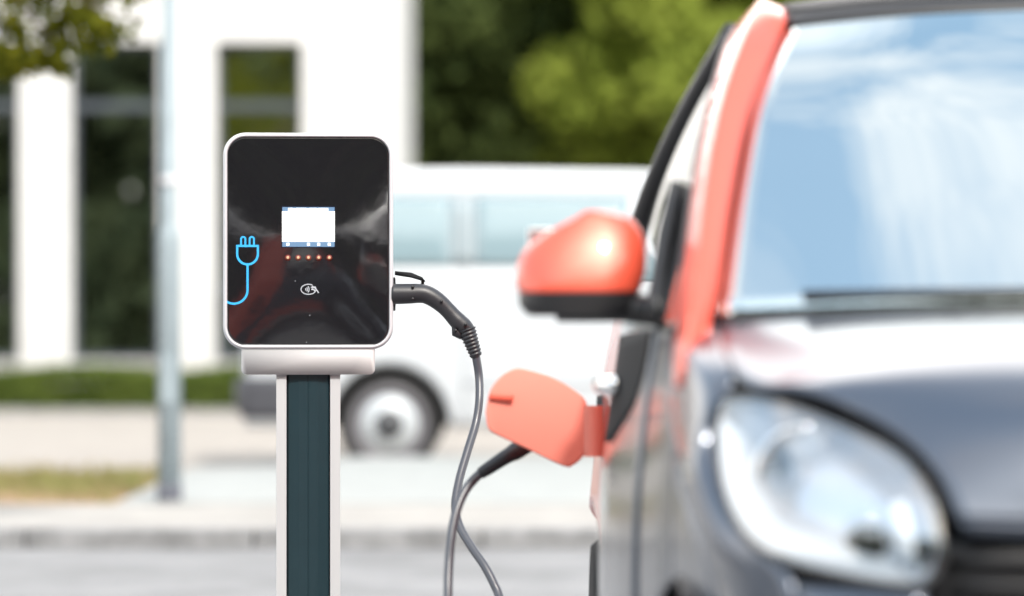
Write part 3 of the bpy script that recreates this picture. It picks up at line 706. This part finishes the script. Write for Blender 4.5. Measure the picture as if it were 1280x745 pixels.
    # rear lamp
    G = [[(S(y, z) + .004, y, z) for z in np.linspace(.78, .98, 8)] for y in np.linspace(2.56, 2.66, 6)]
    surf('rear_lamp', mir(G, s), M['flap_tab'], car, (s, 1, 0), .02)

# windscreen, cowl, wipers, roof, tail
bot = [(-.682, .615, 1.008), (-.45, .545, 1.018), (-.2, .508, 1.023), (0, .50, 1.025), (.2, .508, 1.023), (.45, .545, 1.018), (.682, .615, 1.008)]
m1 = [(-.640, .83, 1.205), (-.42, .775, 1.215), (-.2, .75, 1.222), (0, .745, 1.224), (.2, .75, 1.222), (.42, .775, 1.215), (.640, .83, 1.205)]
m2 = [(-.594, 1.0, 1.357), (-.4, .965, 1.372), (-.2, .95, 1.38), (0, .945, 1.383), (.2, .95, 1.38), (.4, .965, 1.372), (.594, 1.0, 1.357)]
tp = [(-.530, 1.19, 1.49), (-.35, 1.16, 1.505), (-.18, 1.15, 1.512), (0, 1.148, 1.514), (.18, 1.15, 1.512), (.35, 1.16, 1.505), (.530, 1.19, 1.49)]
surf('windscreen', loft([bot, m1, m2, tp], 24, 36), M['windscreen'], car, (0, -1, .6), .005)
ck = [[(u, y - .015, z - .012) for u, y, z in bot], [(u * 1.0, y + .005, z + .004) for u, y, z in bot]]
surf('cowl', loft(ck, 4, 30), M['trim'], car, (0, -1, .5), .01)
mb = MB()
mb.tube([(.05, .50, 1.03), (-.15, .515, 1.038), (-.35, .535, 1.036), (-.56, .585, 1.034)], .008, 6); mb.tube([(.05, .50, 1.03), (.06, .47, 1.02)], .012, 6)
mb.build('wiper', M['trim'], car)
mb = MB(); mb.tube([(.55, .57, 1.03), (.35, .53, 1.036), (.10, .515, 1.045), (-.02, .51, 1.045)], .008, 6); mb.build('wiper', M['trim'], car)
rf = [[(u, y - .004, z + .006) for u, y, z in tp]]
for y, w_, z in ((1.30, .520, 1.528), (1.55, .515, 1.548), (1.85, .505, 1.545), (2.10, .50, 1.512), (2.36, .50, 1.43)):
    rf.append([(k * w_, y - .02 * (1 - k * k), z + .018 * (1 - k * k) - .012 * k ** 4) for k in np.linspace(-1, 1, 7)])
surf('roof', loft(rf, 30, 30), M['roof_black'], car, (0, 0, 1), .02)
hdr = [[(u, y, z) for u, y, z in tp], [(u * 1.02, y - .035, z - .027) for u, y, z in tp]]
surf('header_band', np.array(loft(hdr, 4, 30)) + np.array([0, -.004, .004]), M['trim'], car, (0, -1, .6), .002)
G = [[(k * w_, y + .04 * (1 - k * k), z) for k in np.linspace(-1, 1, 11)] for w_, y, z in ((.50, 2.36, 1.42), (.55, 2.50, 1.25), (.60, 2.60, 1.06))]
surf('rear_window', G, M['side_glass'], car, (0, 1, 0), .004)
G = [[(k * .62, y + .06 * (1 - k ** 4), z) for k in np.linspace(-1, 1, 17)] for y, z in ((2.60, 1.06), (2.64, .85), (2.655, .6), (2.655, .4), (2.62, .24))]
surf('tailgate', G, M['car_dark'], car, (0, 1, 0), .02)
MB().box((0, 1.45, .40), (1.1, 2.1, .34)).build('floor_pan', M['trim'], car, True, .04)
MB().box((0, .40, .60), (.84, .36, .42)).build('engine_bay', M['trim'], car, True, .06)
G = [[(k * .66, y + .05 * k * k, z) for k in np.linspace(-1, 1, 15)] for y, z in ((.54, 1.005), (.70, 1.02), (.86, 1.0), (.92, .94), (.92, .62))]
surf('dashboard', G, M['seat'], car, (0, .3, 1), .03)
for s in (-1, 1):
    st = MB().box((s * .33, 1.62, .62), (.48, .50, .16)).build('seat', M['seat'], car, True, .06)
    MB().box((s * .33, 1.93, .94), (.46, .14, .64), Matrix.Rotation(R(-12), 3, 'X')).build('seat_back', M['seat'], st, True, .06)
    MB().box((s * .33, 2.02, 1.30), (.26, .10, .18), Matrix.Rotation(R(-8), 3, 'X')).build('headrest', M['seat'], st, True, .04)
ring = [(.33 + .17 * math.cos(t), 1.06 + .07 * math.sin(t), 1.0 + .155 * math.sin(t)) for t in np.linspace(0, 2 * math.pi, 33)]
MB().tube(ring, .014, 8, False).build('steering_wheel', M['trim'], car)
MB().box((0, 1.10, 1.39), (.22, .03, .06)).build('rear_view_mirror', M['trim'], car, True, .012)
# charging flap, swung open, with the socket behind it
fl = [(-.050, .827), (-.042, .865), (-.023, .892), (.0, .907), (.022, .908), (.075, .892), (.120, .866), (.140, .845), (.146, .804), (.142, .762), (.133, .741), (.117, .727), (.098, .724), (.03, .756), (-.033, .786), (-.046, .800)]
fp = crom(fl + [fl[0]], 70)[:-1]; fc = fp.mean(0); mb = MB(); rowsf = []
for k, dy in ((.95, -.004), (.988, -.003), (1.0, 0), (.992, .004), (.95, .006)):
    rowsf.append([((fc + (p - fc) * k)[0] - CX, 2.12 + dy + .10 * ((fc + (p - fc) * k)[0] - .05) , (fc + (p - fc) * k)[1]) for p in fp])
mb.grid(rowsf, cv=True); n_ = len(fp)
mb.f.append(tuple(range(n_))); mb.f.append(tuple(range(4 * n_, 5 * n_)))
flap = mb.build('charging_flap', M['flap'], car)
MB().box((-.020 - CX, 2.104, .855), (.046, .008, .013), Matrix.Rotation(R(4), 3, 'Y')).build('flap_latch', M['latch'], flap, True, .004)
MB().grid([[(-.834 + .036 * t, 2.123 + .004 * t + d, z) for z in (.742, .77, .81, .838)] for t, d in ((0, 0), (1, 0), (1, .006), (0, .006))], cu=True).build('flap_hinge', M['flap'], flap, True)
MB().lathe([(0, -.785), (.05, -.785), (.054, -.806), (.06, -.785)], (0, 2.25, .80), 'x', 28).build('charging_socket', M['trim'], car)

# ------------------------------------------------------------------ charger
cs = tag(empty('charging_station', (-.4370, 6.86, 0), R(4)), 'white wall box charger with glossy black front on a dark teal post', 'charger')
CZ = 1.1675
def rrect(hw, hh, r, n=14):
    P = []; Q = []
    for cx_, cz_, a0 in ((hw - r, hh - r, 0), (-hw + r, hh - r, 90), (-hw + r, -hh + r, 180), (hw - r, -hh + r, 270)):
        for k in range(n + 1):
            t = R(a0 + 90 * k / n); P.append((cx_ + r * math.cos(t), cz_ + r * math.sin(t)))
    for a, b in zip(P, P[1:] + P[:1]):
        d = math.dist(a, b); k = max(1, int(d / .02)); Q += [(a[0] + (b[0] - a[0]) * i / k, a[1] + (b[1] - a[1]) * i / k) for i in range(k)]
    return np.array(Q)
HW, HH, RR = .1805, .2300, .048
def ring_(inset, y): 
    return [(x, y, CZ + z) for x, z in rrect(HW - inset, HH - inset, max(RR - inset, .006))]
mb = MB(); mb.grid([ring_(.012, .080), ring_(.004, .078), ring_(0, .070), ring_(0, -.058), ring_(.0015, -.066), ring_(.004, -.070), ring_(.0075, -.0705), ring_(.009, -.067), ring_(.009, -.060)], cv=True)
n_ = len(ring_(0, 0)); mb.f.append(tuple(range(n_)))
case = mb.build('case', M['case'], cs)
def PB(x, z):
    """front of the bulged panel at case coordinates"""
    return -.0665 - .007 * (1 - (x / .175) ** 2) * (1 - (z / .225) ** 2)
rows_ = []
ks = [1.0, .995, .985] + list(np.linspace(.97, .02, 40)); pr = rrect(HW - .0095, HH - .0095, RR - .0095)
for k in ks:
    rows_.append([(x * k, PB(x * k, z * k) + (.0015 if k == 1.0 else 0), CZ + z * k) for x, z in pr])
mb = MB().grid(rows_, cv=True); mb.f.append(tuple(range((len(ks) - 1) * len(pr), len(ks) * len(pr)))); pan = mb.build('front_panel', M['panel'], cs)
def pz(px, py): return ((px - 383.5) / 590, -(py - 301.2) / 590)
def ribbon(mb, P, w, lift=.0006, closed=False):
    P = np.array([pz(*p) for p in P]); N = len(P); rows = []
    for i in range(N):
        a = P[(i - 1) % N] if closed else P[max(i - 1, 0)]; b = P[(i + 1) % N] if closed else P[min(i + 1, N - 1)]
        t = b - a; t = t / (np.linalg.norm(t) + 1e-9); nn = np.array([-t[1], t[0]]) * w / 2
        rows.append([((P[i] + q * nn)[0], PB(*(P[i] + q * nn)) - lift, CZ + (P[i] + q * nn)[1]) for q in (-1, 1)])
    mb.grid(rows, cu=closed)
def sheet_(mb, x0, y0, x1, y1, lift):
    (a, d), (b, c) = pz(x0, y0), pz(x1, y1)
    mb.grid([[(x, PB(x, z) - lift, CZ + z) for x in np.linspace(a, b, 5)] for z in np.linspace(c, d, 5)])
arc = lambda cx_, cy_, r, a0, a1, n=12: [(cx_ + r * math.cos(R(a)), cy_ + r * math.sin(R(a))) for a in np.linspace(a0, a1, n)]
mb = MB(); W3 = 2.7 / 590
for c in (302.2, 312.9):
    ribbon(mb, [(c - 2.7, 307), (c - 2.7, 299)] + arc(c, 298.8, 2.7, 180, 360, 9) + [(c + 2.7, 307)], 2.2 / 590)
ribbon(mb, [(320.5, 306.2), (320.5, 307.6), (320.5, 317.4)] + arc(307.6, 317.6, 12.9, 0, 180, 22) + [(294.7, 307.6), (294.7, 306.2)], W3)
ribbon(mb, [(293.5, 307.4), (300, 307.4), (315, 307.4), (321.7, 307.4)], W3)
ribbon(mb, [(307.6, 330.6), (307.6, 345), (307.6, 361)] + arc(290.5, 362.5, 17.1, 0, 118, 22) + [(281.0, 376.3)], W3)
mb.build('plug_symbol', M['icon_blue'], pan, False, fix=False)
mb = MB(); W1 = 1.1 / 590
ribbon(mb, [(383.7 + 9.4 * math.cos(t), 361.6 + 6.3 * math.sin(t)) for t in np.linspace(R(-35), R(300), 40)], W1)
for r in (2.2, 4.2, 6.2): ribbon(mb, arc(378.2, 361.6, r, -38, 38, 8), W1)
ribbon(mb, [(388.0, 357.4), (391.5, 359.8), (394.6, 363.4), (396.2, 366.2)], 1.4 / 590); ribbon(mb, [(387.2, 361.6), (390.2, 361.9), (392.2, 364.2)], 1.6 / 590); ribbon(mb, [(386.8, 358.8), (389.8, 360.2)], 1.5 / 590)
mb.build('contactless_symbol', M['icon_white'], pan, False, fix=False)
mb = MB(); sheet_(mb, 349.6, 257.2, 417.2, 309.6, .0005); scr = mb.build('screen', M['screen_edge'], pan, False, fix=False)
mb = MB(); sheet_(mb, 351, 258.8, 416.2, 308.4, .0010); mb.build('screen_bars', M['screen_bar'], scr, False, fix=False)
mb = MB(); sheet_(mb, 350.8, 264.1, 416.4, 302.0, .0016); sheet_(mb, 358.3, 260.0, 408.2, 263.6, .0016)
for x in (357.9, 383.6, 396.4, 409.6): sheet_(mb, x - 1.7, 303.6, x + 1.7, 307.0, .0016)
mb.build('screen_picture', M['screen'], scr, False, fix=False)
mb = MB()
for x0, x1, y in ((364, 368, 260.4), (381, 384.5, 260.4), (394, 396, 260.3), (380.5, 383.5, 263.2), (388.5, 390.5, 263.2), (393.5, 397, 263.2), (401, 405.5, 263.2), (371, 374, 263.2)): sheet_(mb, x0, y - .35, x1, y + .35, .0021)
mb.build('screen_text', M['screen_bar'], scr, False, fix=False)
for x in (357.9, 370.8, 383.6, 396.4, 409.6):
    X, Z = pz(x, 322.2)
    lo = MB().lathe([(0, 0), (.0062, 0), (.0062, -.0006), (.0, -.0008)], (X, PB(X, Z) - .0004, CZ + Z), 'y', 20).build('status_lamp', M['led_ring'], pan)
    MB().lathe([(.0031, 0), (.0028, -.0010), (0, -.0014)], (X, PB(X, Z) - .0009, CZ + Z + .0006), 'y', 16).build('lamp_dot', M['led'], lo)
for x, y in ((367.2, 351.2), (385.2, 394.2), (381, 428)):
    X, Z = pz(x, y); MB().lathe([(.0009, 0), (.0006, -.0004), (0, -.0005)], (X, PB(X, Z) - .0003, CZ + Z), 'y', 8).build('dust_speck', M['icon_white'], pan)
# bracket, post
b_ = rrect(.1415, .034, .012)
mb = MB(); mb.grid([[(x * k, y, .918 + z) for x, z in b_] for k, y in ((.985, -.066), (1.0, -.060), (1.0, .07), (.985, .076))], cv=True); n2 = len(b_)
mb.f.append(tuple(range(n2))); mb.f.append(tuple(range(3 * n2, 4 * n2))); mb.build('mounting_bracket', M['bracket'], cs, True, 0)
mb = MB()
for s in (-1, 1):
    mb.box((s * .0572, 0, .445), (.0216, .115, .89)); mb.box((s * .0458, .03, .445), (.0016, .05, .89))
mb.box((0, .045, .445), (.090, .012, .89)); po = mb.build('post', M['post_white'], cs, True, .004)
gi = MB(); prof = [(-.0445, -.010), (-.0445, -.046), (-.041, -.050), (-.020, -.0525), (-.0015, -.053), (-.0008, -.0520), (.0008, -.0520), (.0015, -.053), (.020, -.0525), (.041, -.050), (.0445, -.046), (.0445, -.010)]
gi.grid([[(x, y, z) for x, y in prof] for z in np.linspace(.002, .888, 6)]); gi.build('post_insert', M['post_green'], po, False)
MB().box((0, 0, .006), (.24, .22, .012)).build('base_plate', M['bracket'], cs, True, .003)
mb = MB()
for x in (-.095, .095):
    for y in (-.085, .085): mb.lathe([(0, .022), (.011, .022), (.011, .012)], (x, y, 0), 'z', 6)
mb.build('base_bolts', M['steel'], cs, False)
# socket in the right side of the case with its hinged cover
PZ = 1.0554
MB().lathe([(.036, .178), (.036, .186), (.026, .1865), (.026, .178)], (0, -.02, PZ), 'x', 30).build('socket_ring', M['trim'], cs)
cv = MB(); cv.grid([[(x, -.02 + y, z + .0022 * (1 - (y / .030) ** 2) + th) for y in np.linspace(-.030, .030, 9)] for th, x, z in ((-.0022, .186, 1.0985), (-.0024, .22, 1.0935), (-.0026, .2435, 1.0870), (.0, .2500, 1.0815), (.0020, .2435, 1.0880), (.0022, .22, 1.0975), (.0012, .186, 1.1015))], cu=True)
for k_ in (0, 8): cv.f.append(tuple(i * 9 + k_ for i in range(7)))
cvo = cv.build('socket_cover', M['matte_black'], cs)
MB().box((.2445, -.02, 1.080), (.006, .03, .012)).build('cover_catch', M['trim'], cvo, True, .001)

# ------------------------------------------------------------------ cable with its two connectors
cb = tag(empty('charging_cable', (-.437, 6.86, 0)), 'grey charging cable with black plugs hanging from the charger to the car', 'cable')
O = np.array([-.437, 6.86, 0.])
def at(px, py, Y): return np.array([(px - 640) / 4000 * Y, Y, 1 - (py - 400) / 4000 * Y]) - O
Yp = 6.82
ax = [(490, 367.5), (500, 367.5), (512, 367.2), (522, 366.8), (531, 367.5), (540, 371.5), (550, 378.5), (560, 388), (570, 399), (577, 405.5), (584, 411), (588, 415)]
rd = [12.8, 12.8, 12.6, 12.2, 11.8, 11.5, 10.9, 10.2, 10.3, 11.2, 11.0, 7.5]
P1 = curve([at(*p, Yp) for p in ax], 46); r1 = np.interp(np.linspace(0, 1, 46), np.linspace(0, 1, 12), rd) / 4000 * Yp
h1 = MB().tube(P1, list(r1), 20).build('plug', M['handle'], cb)
MB().tube([tuple(at(x, y, Yp)) for x, y in ((573, 402), (570.5, 409), (571, 416), (576, 418.5), (581, 417))], [.006, .0105, .012, .010, .006], 12).build('plug_trigger', M['handle'], h1)
for x, y in ((516, 358.5), (516, 373.5), (552, 376.5), (582, 405.5), (569.5, 413)):
    MB().tube([tuple(at(x, y, Yp - .012)), tuple(at(x, y, Yp - .0225))], [.0035, .0032], 10).build('plug_screw', M['trim'], h1)
mb = MB(); s0, s1 = at(583.5, 411.5, Yp), at(595.5, 446, Yp); k_ = 48
mb.tube([tuple(s0 + (s1 - s0) * t) for t in np.linspace(0, 1, k_)], [(.0185 - .0062 * t) * (1 + (.07 if (i % 6) < 3 else -.05)) for i, t in enumerate(np.linspace(0, 1, k_))], 16)
mb.build('strain_relief', M['handle'], h1)
path = [at(594.5, 443, Yp), at(598.6, 470, Yp), at(599.0, 500, 6.80), at(594.5, 530, 6.78), at(584, 565, 6.74), at(574, 600, 6.70), at(569, 632, 6.66), at(574.5, 658, 6.63), at(589, 683, 6.60), at(606, 708, 6.57), at(617.5, 730, 6.55), at(625, 750, 6.53), at(634, 800, 6.46), at(632, 870, 6.38)]
low = [np.array([-.02, 6.30, .05]) - O, np.array([-.10, 6.12, .012]) - O, np.array([-.30, 5.95, .012]) - O, np.array([-.42, 5.75, .012]) - O, np.array([-.30, 5.60, .012]) - O, np.array([-.16, 5.70, .03]) - O]
Yc = 6.15
back = [at(566, 850, 5.92), at(562, 790, 6.0), at(560, 745, 6.05), at(561, 705, 6.08), at(564.5, 668, 6.1), at(571.5, 636, 6.12), at(583, 611, 6.14), at(598, 594, Yc), at(612, 584, Yc)]
cab = crom(path + low + back, 420)
MB().tube([tuple(p) for p in cab], .0090, 14).build('cable', M['cable'], cb)
P2 = [at(600, 592, Yc), at(608, 587, Yc), at(620, 579, Yc), at(634, 570, Yc), at(646, 563, Yc + .01), at(668, 548, Yc + .02), at(700, 533, Yc + .03), at(726, 529, Yc + .03)]
h2 = MB().tube(curve(P2, 30), list(np.interp(np.linspace(0, 1, 30), [0, .06, .3, .35, .6, 1], [.011, .0125, .0145, .017, .021, .024])), 18).build('plug', M['handle'], cb)

# ------------------------------------------------------------------ behind the photographer, mirrored in the black panel
def copy_tree(o, parent=None):
    c = o.copy(); COL.objects.link(c); c.parent = parent
    for ch in list(o.children): copy_tree(ch, c)
    return c
c2 = copy_tree(car); c2.location = (1.6, -4.6, 0); c2.rotation_euler = (0, 0, R(90)); c2['label'] = 'second coral and black car behind the photographer, mirrored low in the black panel'
car['group'] = c2['group'] = 'small coral and black cars'
hb = tag(empty('added_streak_rail', (0, -6.4, 0)), 'added pipe rail behind the photographer, shaped to mirror as a pale streak in the black panel', 'rail')
MB().tube([tuple(p) for p in crom([(-7, 0, 1.74), (-2.2, 0, 1.68), (-.9, 0, 1.58), (.2, 0, 1.53), (1.2, 0, 1.64), (2.4, 0, 1.69), (7, 0, 1.74)], 50)], .11, 16).build('pipe', M['pipe'], hb)  # unseen pipe, added and bent to give the panel its pale reflected streak
for x in (-6.8, -2.3, 2.3, 6.8): MB().tube([(x, 0, -.05), (x, 0, 1.53)], .05, 12).build('pipe_post', M['pipe'], hb)
